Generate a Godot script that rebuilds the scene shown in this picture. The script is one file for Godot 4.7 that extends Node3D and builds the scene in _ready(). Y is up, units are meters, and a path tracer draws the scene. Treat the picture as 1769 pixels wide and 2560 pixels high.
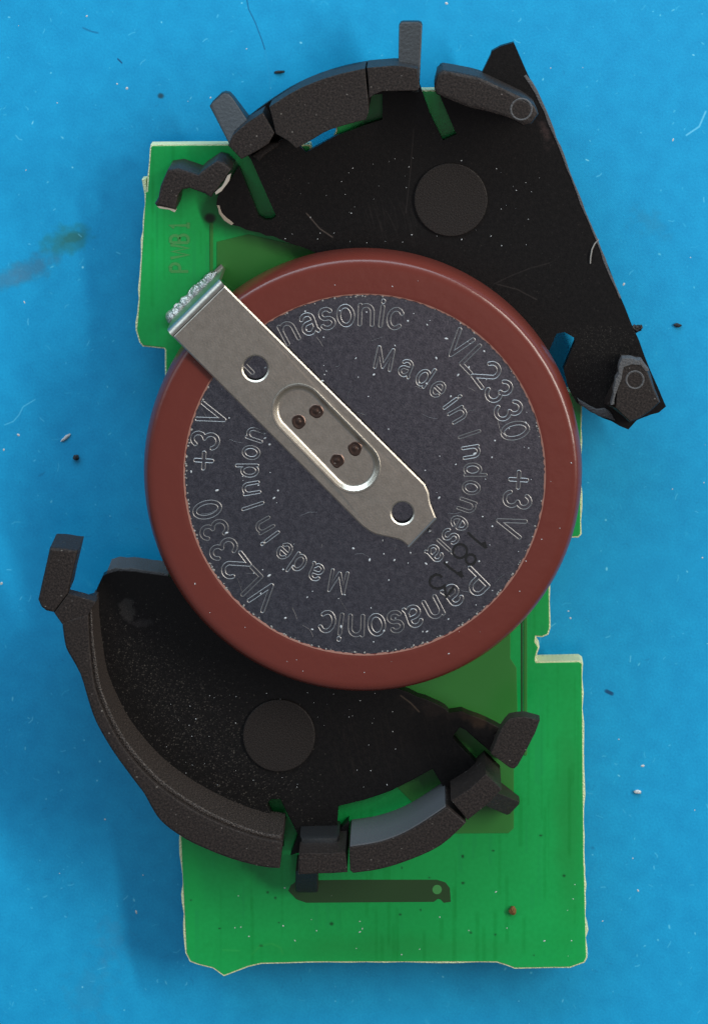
extends Node3D
# A removed coin cell with its contact strip, a green circuit board and the two halves of a snapped battery
# holder on a blue work mat. Shapes are worked out in millimetres and written to the meshes in metres.

const EYE_H := 165.0          # lens above the mat, mm
const FOCAL := 6908.0
const EYE_X := 3.631
const EYE_Z := -40.724
const H_BOARD := 2.5
const H_PLATE := 3.3
const H_WALL := 6.5
const H_CELL := 6.25

var rng := RandomNumberGenerator.new()
var mats := {}

# ---------------------------------------------------------------- helpers
func P(x: float, y: float, h: float) -> Vector2:      # plan position (x, z) of a measured point at height h
	return Vector2((x - 950.0) * (EYE_H - h) / FOCAL + EYE_X, (y + 550.0) * (EYE_H - h) / FOCAL + EYE_Z)

func L(h: float, a: Array) -> PackedVector2Array:
	var r := PackedVector2Array()
	for i in range(0, a.size(), 2):
		r.append(P(a[i], a[i + 1], h))
	return r

func smooth(p: PackedVector2Array, n := 4, closed := false) -> PackedVector2Array:   # Catmull-Rom
	var r := PackedVector2Array()
	var c := p.size()
	var last := c if closed else c - 1
	for i in last:
		var p0 = p[(i - 1 + c) % c] if closed else p[maxi(i - 1, 0)]
		var p3 = p[(i + 2) % c] if closed else p[mini(i + 2, c - 1)]
		for k in n:
			r.append(p[i].cubic_interpolate(p[(i + 1) % c], p0, p3, float(k) / n))
	if not closed:
		r.append(p[c - 1])
	return r

func rough(p: PackedVector2Array, step: float, amp: float, closed := false) -> PackedVector2Array:   # a broken edge
	var r := PackedVector2Array()
	var c := p.size()
	for i in (c if closed else c - 1):
		var a := p[i]
		var b := p[(i + 1) % c]
		var n := maxi(1, int(a.distance_to(b) / step))
		var side := (b - a).normalized().orthogonal()
		for k in n:
			var q := a.lerp(b, float(k) / n)
			r.append(q if k == 0 else q + side * rng.randf_range(-amp, amp))
	if not closed:
		r.append(p[c - 1])
	return r

func cat(parts: Array) -> PackedVector2Array:
	var r := PackedVector2Array()
	for p in parts:
		for q in p:
			if r.is_empty() or r[r.size() - 1].distance_to(q) > 0.004:
				r.append(q)
	if r.size() > 2 and r[0].distance_to(r[r.size() - 1]) < 0.004:
		r.remove_at(r.size() - 1)
	return r

func rev(p: PackedVector2Array) -> PackedVector2Array:
	var r := p.duplicate()
	r.reverse()
	return r

func circle(c: Vector2, r: float, n: int, squash := 1.0, turn := 0.0) -> PackedVector2Array:
	var o := PackedVector2Array()
	for i in n:
		var t := TAU * i / n
		o.append(c + Vector2(cos(t) * r, sin(t) * r * squash).rotated(turn))
	return o

func area(p: PackedVector2Array) -> float:
	var s := 0.0
	for i in p.size():
		s += p[i].cross(p[(i + 1) % p.size()])
	return s * 0.5

func ccw(p: PackedVector2Array) -> PackedVector2Array:
	return p if area(p) > 0.0 else rev(p)

func inset(p: PackedVector2Array, d: float) -> PackedVector2Array:   # p with positive area; d > 0 goes inwards
	var r := PackedVector2Array()
	var c := p.size()
	for i in c:
		var e1 := (p[i] - p[(i - 1 + c) % c]).normalized()
		var e2 := (p[(i + 1) % c] - p[i]).normalized()
		var n1 := Vector2(-e1.y, e1.x)
		var n2 := Vector2(-e2.y, e2.x)
		var m := (n1 + n2).normalized()
		r.append(p[i] + m * d / maxf(m.dot(n1), 0.45))
	return r

func biggest(polys: Array) -> PackedVector2Array:
	var best := PackedVector2Array()
	for p in polys:
		if best.is_empty() or absf(area(p)) > absf(area(best)):
			best = p
	return best

class Shape:
	var v := PackedVector3Array()                        # three corners per face, mm, seen from outside anticlockwise
	func tri(a: Vector3, b: Vector3, c: Vector3) -> void:
		v.append(a); v.append(b); v.append(c)
	func quad(a: Vector3, b: Vector3, c: Vector3, d: Vector3) -> void:
		tri(a, b, c)
		tri(a, c, d)
	func mesh(crease := 40.0) -> ArrayMesh:
		var n := v.size() / 3
		var fn := PackedVector3Array()
		var near := {}
		for f in n:
			fn.append((v[f * 3 + 1] - v[f * 3]).cross(v[f * 3 + 2] - v[f * 3]))
			for k in 3:
				var key := Vector3i((v[f * 3 + k] * 2000.0).round())
				if not near.has(key):
					near[key] = PackedInt32Array()
				near[key].append(f)
		var limit := cos(deg_to_rad(crease))
		var pos := PackedVector3Array()
		var nor := PackedVector3Array()
		var uv := PackedVector2Array()
		for f in n:
			if fn[f].length() < 1e-12:
				continue
			var own := fn[f].normalized()
			for k in [0, 2, 1]:
				var p: Vector3 = v[f * 3 + k]
				var s := Vector3.ZERO
				for g in near[Vector3i((p * 2000.0).round())]:
					if fn[g].length() > 1e-12 and fn[g].normalized().dot(own) > limit:
						s += fn[g]
				pos.append(p * 0.001)
				nor.append(s.normalized() if s.length() > 1e-12 else own)
				uv.append(Vector2(p.x / 64.0 + 0.5, p.z / 64.0 + 0.5))
		var a := []
		a.resize(Mesh.ARRAY_MAX)
		a[Mesh.ARRAY_VERTEX] = pos
		a[Mesh.ARRAY_NORMAL] = nor
		a[Mesh.ARRAY_TEX_UV] = uv
		var m := ArrayMesh.new()
		m.add_surface_from_arrays(Mesh.PRIMITIVE_TRIANGLES, a)
		return m

func v3(p: Vector2, y: float) -> Vector3:
	return Vector3(p.x, y, p.y)

func cap(s: Shape, p: PackedVector2Array, y: float, up := true) -> void:
	var t := Geometry2D.triangulate_polygon(p)
	if t.is_empty():
		for part in Geometry2D.merge_polygons(p, PackedVector2Array()):
			var q := Geometry2D.triangulate_polygon(part)
			for i in range(0, q.size(), 3):
				face(s, part[q[i]], part[q[i + 1]], part[q[i + 2]], y, up)
		return
	for i in range(0, t.size(), 3):
		face(s, p[t[i]], p[t[i + 1]], p[t[i + 2]], y, up)

func face(s: Shape, a: Vector2, b: Vector2, c: Vector2, y: float, up: bool) -> void:
	if ((b - a).cross(c - a) > 0.0) == up:
		s.tri(v3(a, y), v3(c, y), v3(b, y))
	else:
		s.tri(v3(a, y), v3(b, y), v3(c, y))

func band(s: Shape, a: PackedVector2Array, ya: float, b: PackedVector2Array, yb: float) -> void:
	for i in a.size():
		var j := (i + 1) % a.size()
		s.quad(v3(a[i], ya), v3(b[i], yb), v3(b[j], yb), v3(a[j], ya))

func prism(s: Shape, poly: PackedVector2Array, y0: float, y1: float, bevel := 0.08, draft := 0.0) -> void:
	var p := ccw(poly)
	var low := inset(p, -draft) if draft != 0.0 else p
	if bevel <= 0.0:
		band(s, low, y0, p, y1)
		cap(s, p, y1)
	else:
		var a := inset(p, bevel * 0.3)
		var b := inset(p, bevel)
		band(s, low, y0, p, y1 - bevel)
		band(s, p, y1 - bevel, a, y1 - bevel * 0.3)
		band(s, a, y1 - bevel * 0.3, b, y1)
		cap(s, b, y1)
	cap(s, low, y0, false)

func lathe(s: Shape, c: Vector2, prof: Array, n := 96, c_in := Vector2.ZERO) -> void:   # prof: [radius, height, share of the shift c_in]
	for i in n:
		var q := []
		for t in [TAU * i / n, TAU * (i + 1) / n]:
			var d := Vector2(cos(t), sin(t))
			var row := []
			for r in prof:
				row.append(v3(c + d * r[0] + c_in * r[2], r[1]))
			q.append(row)
		for k in prof.size() - 1:
			s.quad(q[0][k], q[0][k + 1], q[1][k + 1], q[1][k])

func tube(s: Shape, pts: Array, r: float, n := 6) -> void:
	var rings := []
	for i in pts.size():
		var d: Vector3 = (pts[mini(i + 1, pts.size() - 1)] - pts[maxi(i - 1, 0)]).normalized()
		var x := d.cross(Vector3.UP if absf(d.y) < 0.9 else Vector3.RIGHT).normalized()
		var y := x.cross(d)
		var ring := []
		for k in n:
			var t := TAU * k / n
			ring.append(pts[i] + (x * cos(t) + y * sin(t)) * r)
		rings.append(ring)
	for i in rings.size() - 1:
		for k in n:
			s.quad(rings[i][k], rings[i][(k + 1) % n], rings[i + 1][(k + 1) % n], rings[i + 1][k])

func blob(s: Shape, c: Vector3, r: Vector3, lump: float, n := 8) -> void:    # a small uneven crumb
	var off := {}
	for i in n + 1:
		for k in n * 2:
			off[Vector2i(i, k)] = 1.0 + rng.randf_range(-lump, lump)
	var at := func(i: int, k: int) -> Vector3:
		k = k % (n * 2)
		if i == 0 or i == n:
			k = 0
		var a := PI * i / n
		var b := PI * k / n
		return c + Vector3(sin(a) * cos(b), cos(a), sin(a) * sin(b)) * r * off[Vector2i(i, k)]
	for i in n:
		for k in n * 2:
			s.quad(at.call(i, k), at.call(i, k + 1), at.call(i + 1, k + 1), at.call(i + 1, k))

func obj(called: String, s: Shape, m: Material, parent: Node3D = self, crease := 40.0) -> MeshInstance3D:
	var o := MeshInstance3D.new()
	o.name = called
	o.mesh = s.mesh(crease)
	o.material_override = m
	parent.add_child(o, true)
	return o

func thing(called: String, label: String, category: String, group := "") -> Node3D:
	var o := Node3D.new()
	o.name = called
	add_child(o, true)
	return tag(o, label, category, group)

func tag(o: Node3D, label: String, category: String, group := "") -> Node3D:
	o.set_meta("label", label)
	o.set_meta("category", category)
	if group:
		o.set_meta("group", group)
	return o

# ---------------------------------------------------------------- textures
func noise(seed_: int, freq: float, octaves := 3) -> FastNoiseLite:
	var f := FastNoiseLite.new()
	f.seed = seed_
	f.noise_type = FastNoiseLite.TYPE_SIMPLEX_SMOOTH
	f.frequency = freq
	f.fractal_octaves = octaves
	return f

func noise_bytes(seed_: int, freq: float, side: int, octaves := 3) -> PackedByteArray:
	var im := noise(seed_, freq, octaves).get_seamless_image(side, side)
	im.convert(Image.FORMAT_L8)
	return im.get_data()

func grain_tex(seed_: int, freq: float, side := 512, octaves := 3) -> ImageTexture:
	var im := noise(seed_, freq, octaves).get_seamless_image(side, side)
	im.convert(Image.FORMAT_RGB8)
	return ImageTexture.create_from_image(im)

func base_image(col: Color, spread: Color, seed_: int, fine: float, coarse: float, side: int) -> Image:   # a colour with fine and coarse unevenness
	var a := noise_bytes(seed_, fine, side, 2)
	var b := noise_bytes(seed_ + 7, coarse, side, 4)
	var d := PackedByteArray()
	d.resize(side * side * 3)
	var tr := PackedByteArray()
	var tg := PackedByteArray()
	var tb := PackedByteArray()
	for i in 511:
		var t := (i - 255) / 255.0
		tr.append(clampi(int((col.r + spread.r * t) * 255.0), 0, 255))
		tg.append(clampi(int((col.g + spread.g * t) * 255.0), 0, 255))
		tb.append(clampi(int((col.b + spread.b * t) * 255.0), 0, 255))
	for i in side * side:
		var n := a[i] + b[i]
		d[i * 3] = tr[n]
		d[i * 3 + 1] = tg[n]
		d[i * 3 + 2] = tb[n]
	return Image.create_from_data(side, side, false, Image.FORMAT_RGB8, d)

func px(im: Image, p: Vector2) -> Vector2:
	return (p / 64.0 + Vector2(0.5, 0.5)) * im.get_width()

func put(im: Image, x: int, y: int, c: Color, a: float) -> void:
	if x >= 0 and y >= 0 and x < im.get_width() and y < im.get_height():
		im.set_pixel(x, y, im.get_pixel(x, y).lerp(c, clampf(a, 0.0, 1.0)))

func stain(im: Image, p: Vector2, rx: float, ry: float, turn: float, c: Color, a: float, soft := 0.6, nz := 0.5, seed_ := 1) -> void:   # mm
	var f := noise(seed_, 0.035, 4)
	var q := px(im, p)
	var k := im.get_width() / 64.0
	var r := int(maxf(rx, ry) * k * 1.4) + 2
	for y in range(int(q.y) - r, int(q.y) + r + 1):
		for x in range(int(q.x) - r, int(q.x) + r + 1):
			var d := (Vector2(x, y) - q).rotated(-turn) / k / Vector2(rx, ry)
			var m := d.length() + f.get_noise_2d(x, y) * nz
			if m < 1.0:
				put(im, x, y, c, a * smoothstep(0.0, soft, 1.0 - m))

func streak(im: Image, pts: Array, w: float, c: Color, a: float) -> void:     # pts in mm, w in mm
	var k := im.get_width() / 64.0
	for i in pts.size() - 1:
		var p := px(im, pts[i])
		var q := px(im, pts[i + 1])
		var n := int(p.distance_to(q) * 2.0) + 1
		for t in n:
			var o := p.lerp(q, float(t) / n)
			var r := maxf(w * k * 0.5, 0.6)
			for y in range(int(floor(o.y - r)), int(ceil(o.y + r)) + 1):
				for x in range(int(floor(o.x - r)), int(ceil(o.x + r)) + 1):
					var d := Vector2(x, y).distance_to(o)
					put(im, x, y, c, a * 0.5 * clampf(r + 0.5 - d, 0.0, 1.0))

func image_tex(im: Image) -> ImageTexture:
	return ImageTexture.create_from_image(im)

func lin(r: float, g: float, b: float) -> Color:
	return Color(r, g, b).linear_to_srgb()

func material(called: String, c: Color, roughness: float, metallic := 0.0) -> StandardMaterial3D:
	var m := StandardMaterial3D.new()
	m.resource_name = called
	m.albedo_color = c
	m.roughness = roughness
	m.metallic = metallic
	mats[called] = m
	return m

func relief(m: StandardMaterial3D, t: Texture2D, height_mm: float, tile_mm := 0.0) -> void:   # tile 0 keeps the 64 mm plan mapping
	m.heightmap_enabled = true
	m.heightmap_texture = t
	m.heightmap_scale = height_mm * 0.1
	if tile_mm > 0.0:
		m.uv1_triplanar = true
		m.uv1_world_triplanar = true
		m.uv1_triplanar_sharpness = 4.0
		m.uv1_scale = Vector3.ONE * (1000.0 / tile_mm)

func make_materials() -> void:
	var m: StandardMaterial3D
	# blue silicone mat
	var mat_col := Color(0.03, 0.595, 0.80)
	var im := base_image(mat_col, Color(0.035, 0.05, 0.045), 11, 0.2, 0.02, 2048)
	mark_mat(im)
	m = material("blue_silicone", Color.WHITE, 0.5)
	m.albedo_texture = image_tex(im)
	relief(m, grain_tex(3, 0.16, 2048, 3), 0.004)
	m = material("blue_silicone_plain", mat_col, 0.5)
	# green solder mask over laminate
	im = base_image(Color(0.06, 0.615, 0.295), Color(0.025, 0.03, 0.025), 21, 0.2, 0.01, 1024)
	mark_board(im)
	m = material("solder_mask", Color.WHITE, 0.32)
	m.albedo_texture = image_tex(im)
	m = material("masked_copper", Color(0.19, 0.47, 0.20), 0.36)
	m = material("masked_ink", Color(0.15, 0.27, 0.14), 0.4)
	m = material("masked_text", Color(0.26, 0.56, 0.30), 0.4)
	m = material("laminate", Color(0.80, 0.84, 0.66), 0.75)
	relief(m, grain_tex(5, 0.06), 0.05, 4.0)
	# black holder plastic
	im = base_image(Color(0.055, 0.05, 0.05), Color(0.05, 0.045, 0.042), 31, 0.25, 0.09, 2048)
	mark_plates(im)
	m = material("plate_plastic", Color.WHITE, 0.44)
	m.metallic_specular = 0.36
	m.albedo_texture = image_tex(im)
	relief(m, grain_tex(6, 0.22, 2048, 3), 0.006)
	m.uv1_scale = Vector3.ONE
	m = material("wall_plastic", Color.WHITE, 0.52)
	m.metallic_specular = 0.4
	im = base_image(Color(0.145, 0.124, 0.115), Color(0.12, 0.105, 0.095), 41, 0.10, 0.16, 512)
	for i in 80:
		var q := Vector2i(rng.randi_range(2, 500), rng.randi_range(2, 500))
		var light := rng.randf_range(0.2, 0.42)
		im.fill_rect(Rect2i(q, Vector2i(rng.randi_range(2, 6), rng.randi_range(2, 5))), Color(light, light * 0.95, light * 0.9))
	m.albedo_texture = image_tex(im)
	relief(m, grain_tex(8, 0.07, 512, 4), 0.012, 8.0)
	m = material("lip_plastic", Color.WHITE, 0.5)
	m.albedo_texture = image_tex(base_image(Color(0.16, 0.135, 0.12), Color(0.26, 0.24, 0.22), 45, 0.13, 0.1, 512))
	relief(m, grain_tex(18, 0.10, 512, 3), 0.03, 6.0)
	m = material("peg_plastic", Color(0.11, 0.115, 0.12), 0.42)
	relief(m, grain_tex(9, 0.05), 0.008, 6.0)
	m = material("boss_plastic", Color.WHITE, 0.55)
	m.albedo_texture = image_tex(base_image(Color(0.125, 0.108, 0.10), Color(0.11, 0.10, 0.095), 47, 0.11, 0.2, 512))
	m.metallic_specular = 0.4
	relief(m, grain_tex(10, 0.09), 0.012, 5.0)
	m = material("stressed_plastic", Color(0.62, 0.58, 0.53), 0.8)
	m = material("lit_face_plastic", Color(0.30, 0.31, 0.325), 0.5)  # wall plastic made paler: window light put into the colour
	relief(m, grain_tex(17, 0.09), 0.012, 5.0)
	m = material("scraped_plastic", Color(0.29, 0.29, 0.295), 0.7)
	relief(m, grain_tex(12, 0.05), 0.03, 4.0)
	# coin cell
	m = material("brown_sleeve", Color(0.385, 0.17, 0.138), 0.28)
	relief(m, grain_tex(13, 0.02), 0.01, 12.0)
	m = material("cut_sleeve", Color(0.56, 0.40, 0.35), 0.5)
	im = base_image(Color(0.44, 0.45, 0.485), Color(0.12, 0.12, 0.12), 51, 0.10, 0.03, 1024)
	m = material("dull_steel", Color.WHITE, 0.27, 1.0)
	m.albedo_texture = image_tex(im)
	relief(m, grain_tex(14, 0.08, 1024, 4), 0.0022)
	m.uv1_scale = Vector3(5, 5, 1)
	m = material("bright_steel", Color(0.53, 0.53, 0.53), 0.45, 1.0)
	m = material("nickel_strip", Color.WHITE, 0.36, 1.0)
	m.albedo_texture = image_tex(base_image(Color(0.76, 0.735, 0.685), Color(0.07, 0.07, 0.07), 61, 0.12, 0.02, 512))
	relief(m, grain_tex(15, 0.07, 512, 4), 0.004, 6.0)
	m = material("burnt_weld", Color(0.40, 0.33, 0.30), 0.36, 1.0)
	m = material("solder", Color(0.78, 0.78, 0.76), 0.34, 1.0)
	relief(m, grain_tex(16, 0.05), 0.05, 3.0)
	m = material("black_ink", Color(0.03, 0.03, 0.035), 0.6)
	m = material("dust", Color(0.74, 0.76, 0.77), 0.8)
	m = material("fibre", Color(0.55, 0.54, 0.52), 0.8)
	m = material("dark_crumb", Color(0.12, 0.14, 0.16), 0.8)
	m = material("brown_crumb", Color(0.42, 0.30, 0.14), 0.8)
	m = material("chip_plastic", Color(0.10, 0.10, 0.10), 0.6)

func mark_mat(im: Image) -> void:
	stain(im, P(150, 542, 0), 1.75, 1.0, -0.3, Color(0.20, 0.43, 0.40), 0.5, 0.7, 0.35, 3)
	stain(im, P(165, 535, 0), 0.9, 0.4, -0.3, Color(0.18, 0.38, 0.32), 0.4, 0.7, 0.6, 4)
	stain(im, P(75, 603, 0), 1.9, 0.9, -0.35, Color(0.34, 0.42, 0.52), 0.5, 0.8, 0.4, 5)
	stain(im, P(5, 628, 0), 1.7, 0.8, -0.2, Color(0.40, 0.44, 0.54), 0.4, 0.8, 0.4, 6)
	stain(im, P(200, 2240, 0), 1.7, 2.6, 0.2, Color(0.30, 0.50, 0.66), 0.22, 0.9, 0.7, 7)
	stain(im, P(1460, 500, 0), 1.6, 0.9, 0.5, Color(0.25, 0.48, 0.62), 0.25, 0.9, 0.7, 8)
	stain(im, P(255, 2120, 0), 1.3, 1.6, 0.0, Color(0.36, 0.50, 0.66), 0.25, 0.9, 0.7, 9)
	stain(im, P(362, 216, 0), 0.22, 0.18, 0.0, Color(0.14, 0.24, 0.30), 0.8, 0.8, 0.5, 10)
	var dark := Color(0.02, 0.28, 0.45)
	streak(im, [P(553, -20, 0), P(560, 20, 0), P(575, 50, 0), P(590, 90, 0), P(597, 112, 0)], 0.05, dark, 0.6)
	streak(im, [P(597, 112, 0), P(607, 170, 0), P(610, 230, 0)], 0.05, Color(0.2, 0.6, 0.8), 0.4)
	streak(im, [P(186, 62, 0), P(205, 70, 0), P(222, 74, 0)], 0.10, dark, 0.14)
	streak(im, [P(265, 132, 0), P(275, 142, 0)], 0.08, dark, 0.7)
	streak(im, [P(620, 163, 0), P(640, 161, 0)], 0.12, Color(0.04, 0.14, 0.2), 0.9)
	streak(im, [P(1365, 1558, 0), P(1380, 1565, 0)], 0.2, dark, 0.4)
	var pale := Color(0.46, 0.79, 0.93)
	streak(im, [P(10, 958, 0), P(30, 950, 0), P(43, 935, 0), P(52, 917, 0), P(80, 900, 0)], 0.07, pale, 0.4)
	streak(im, [P(1590, 250, 0), P(1575, 285, 0), P(1545, 305, 0)], 0.1, pale, 0.5)
	for i in 1900:                                               # pinprick pits and scuffs
		var c := P(rng.randf_range(-150, 1750), rng.randf_range(-150, 2450), 0)
		var d := Vector2.from_angle(rng.randf() * TAU) * rng.randf_range(0.02, 0.34) * rng.randf()
		var e := d.rotated(rng.randf_range(-0.9, 0.9)) * 0.7
		var tone := pale if rng.randf() < 0.66 else dark
		streak(im, [c - d, c, c + e], rng.randf_range(0.03, 0.07), tone, rng.randf_range(0.10, 0.5) if tone == pale else rng.randf_range(0.01, 0.05))
	for i in 210:
		var c := P(rng.randf_range(-100, 1700), rng.randf_range(-100, 2400), 0)
		stain(im, c, rng.randf_range(0.05, 0.16), rng.randf_range(0.04, 0.09), rng.randf() * PI, Color(0.62, 0.87, 0.95), rng.randf_range(0.25, 0.8), 0.6, 0.4, 500 + i)
	for i in 46:
		var c := P(rng.randf_range(-100, 1700), rng.randf_range(-100, 2400), 0)
		stain(im, c, rng.randf_range(0.1, 0.5), rng.randf_range(0.06, 0.2), rng.randf() * PI, pale if rng.randf() < 0.6 else dark, rng.randf_range(0.1, 0.3), 0.9, 0.7, 100 + i)

func mark_board(im: Image) -> void:
	var band_c := Color(0.12, 0.46, 0.19)                        # inner copper showing through the mask
	stain(im, P(1282, 1840, 2.5), 1.3, 9.0, 0.0, band_c, 0.4, 0.9, 0.15, 310)
	stain(im, P(900, 2140, 2.5), 11.0, 1.2, 0.0, band_c, 0.3, 0.9, 0.15, 311)
	stain(im, P(430, 1980, 2.5), 0.9, 6.0, 0.0, Color(0.06, 0.66, 0.30), 0.4, 0.9, 0.15, 312)
	stain(im, P(350, 560, 2.5), 0.9, 6.0, 0.0, Color(0.05, 0.66, 0.32), 0.4, 0.9, 0.15, 313)
	for i in 420:                                               # glass weave under the mask
		var c := P(rng.randf_range(300, 1330), rng.randf_range(200, 2180), 2.5)
		var tone := Color(0.12, 0.60, 0.30) if rng.randf() < 0.5 else Color(0.02, 0.46, 0.22)
		streak(im, [c, c + Vector2(0, rng.randf_range(1.0, 6.0))], rng.randf_range(0.05, 0.2), tone, 0.014)
	for i in 26:
		var c := P(rng.randf_range(420, 1310), rng.randf_range(1880, 2160), 2.5)
		stain(im, c, rng.randf_range(0.05, 0.13), rng.randf_range(0.05, 0.1), 0.0, Color(0.03, 0.18, 0.08), 0.7, 0.7, 0.5, 300 + i)
	streak(im, [P(500, 2141, 2.5), P(540, 2143, 2.5)], 0.06, Color(0.3, 0.7, 0.35), 0.4)
	streak(im, [P(566, 2152, 2.5), P(585, 2132, 2.5), P(612, 2127, 2.5), P(632, 2136, 2.5), P(637, 2152, 2.5)], 0.06, Color(0.3, 0.65, 0.3), 0.35)
	stain(im, P(471, 490, 2.5), 0.42, 0.36, 0.0, Color(0.02, 0.10, 0.04), 0.85, 0.6, 0.4, 330)

func mark_plates(im: Image) -> void:
	var grey := Color(0.36, 0.34, 0.31)
	for i in 7000:                                              # dust caught in the moulded grain
		var lower := rng.randf() < 0.62
		var p: Vector2
		if lower:
			var t := rng.randf_range(0.0, 1.0)
			p = P(lerpf(240, 640, t) + rng.randfn(0, 60), lerpf(1440, 1830, t) + rng.randfn(0, 75), H_PLATE)
		else:
			p = P(rng.randf_range(480, 1500), rng.randf_range(180, 950), H_PLATE)
		var q := px(im, p)
		var a := rng.randf_range(0.15, 0.9) * (1.0 if lower else 0.45)
		put(im, int(q.x), int(q.y), grey, a)
		if i % 3 == 0:
			put(im, int(q.x) + 1, int(q.y), grey, a)
			put(im, int(q.x), int(q.y) + 1, grey, a * 0.7)
	for i in 1500:
		var p := P(rng.randf_range(1290, 1440) + rng.randfn(0, 15), rng.randf_range(735, 930), H_PLATE)
		var q := px(im, p)
		put(im, int(q.x), int(q.y), Color(0.42, 0.40, 0.36), rng.randf_range(0.1, 0.6))
		if i < 900:
			q = px(im, P(rng.randf_range(560, 680), rng.randf_range(330, 520), H_PLATE))
			put(im, int(q.x), int(q.y), Color(0.34, 0.30, 0.27), rng.randf_range(0.1, 0.55))
	var scratch := Color(0.27, 0.25, 0.24)
	streak(im, [P(1112, 640, H_PLATE), P(1150, 622, H_PLATE), P(1195, 604, H_PLATE), P(1240, 592, H_PLATE)], 0.07, scratch, 0.22)
	streak(im, [P(1118, 640, H_PLATE), P(1165, 652, H_PLATE), P(1210, 676, H_PLATE)], 0.07, Color(0.36, 0.33, 0.31), 0.2)
	streak(im, [P(932, 290, H_PLATE), P(924, 390, H_PLATE), P(914, 480, H_PLATE)], 0.05, scratch, 0.4)
	streak(im, [P(690, 480, H_PLATE), P(720, 515, H_PLATE), P(750, 535, H_PLATE)], 0.07, Color(0.42, 0.38, 0.35), 0.5)
	for i in 26:
		var c := P(820 + i * 5 + rng.randf_range(-10, 10), 470 + rng.randf_range(-30, 30), H_PLATE)
		streak(im, [c, c + Vector2(rng.randf_range(0.15, 0.5), rng.randf_range(0.6, 1.6))], 0.05, scratch, 0.16)
	for i in 60:
		var c := P(rng.randf_range(740, 1080), rng.randf_range(1590, 1720), H_PLATE)
		streak(im, [c, c + Vector2(rng.randf_range(0.1, 0.3), rng.randf_range(0.4, 1.3))], 0.05, Color(0.24, 0.21, 0.19), 0.16)
	stain(im, P(1075, 1625, H_PLATE), 1.2, 0.45, 0.3, Color(0.30, 0.22, 0.16), 0.5, 0.8, 0.6, 401)
	stain(im, P(980, 1600, H_PLATE), 2.2, 0.7, 0.25, Color(0.20, 0.16, 0.14), 0.4, 0.9, 0.6, 402)
	streak(im, [P(902, 1568, H_PLATE), P(925, 1585, H_PLATE), P(945, 1606, H_PLATE)], 0.08, Color(0.38, 0.33, 0.28), 0.4)
	stain(im, P(1232, 305, H_PLATE), 0.4, 0.9, -0.4, Color(0.30, 0.23, 0.22), 0.6, 0.8, 0.7, 403)
	stain(im, P(290, 1375, H_PLATE), 0.75, 0.5, 0.9, Color(0.24, 0.23, 0.22), 0.7, 0.5, 0.7, 404)
	stain(im, P(315, 1405, H_PLATE), 0.7, 0.3, 0.1, Color(0.20, 0.19, 0.19), 0.6, 0.6, 0.7, 405)

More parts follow.
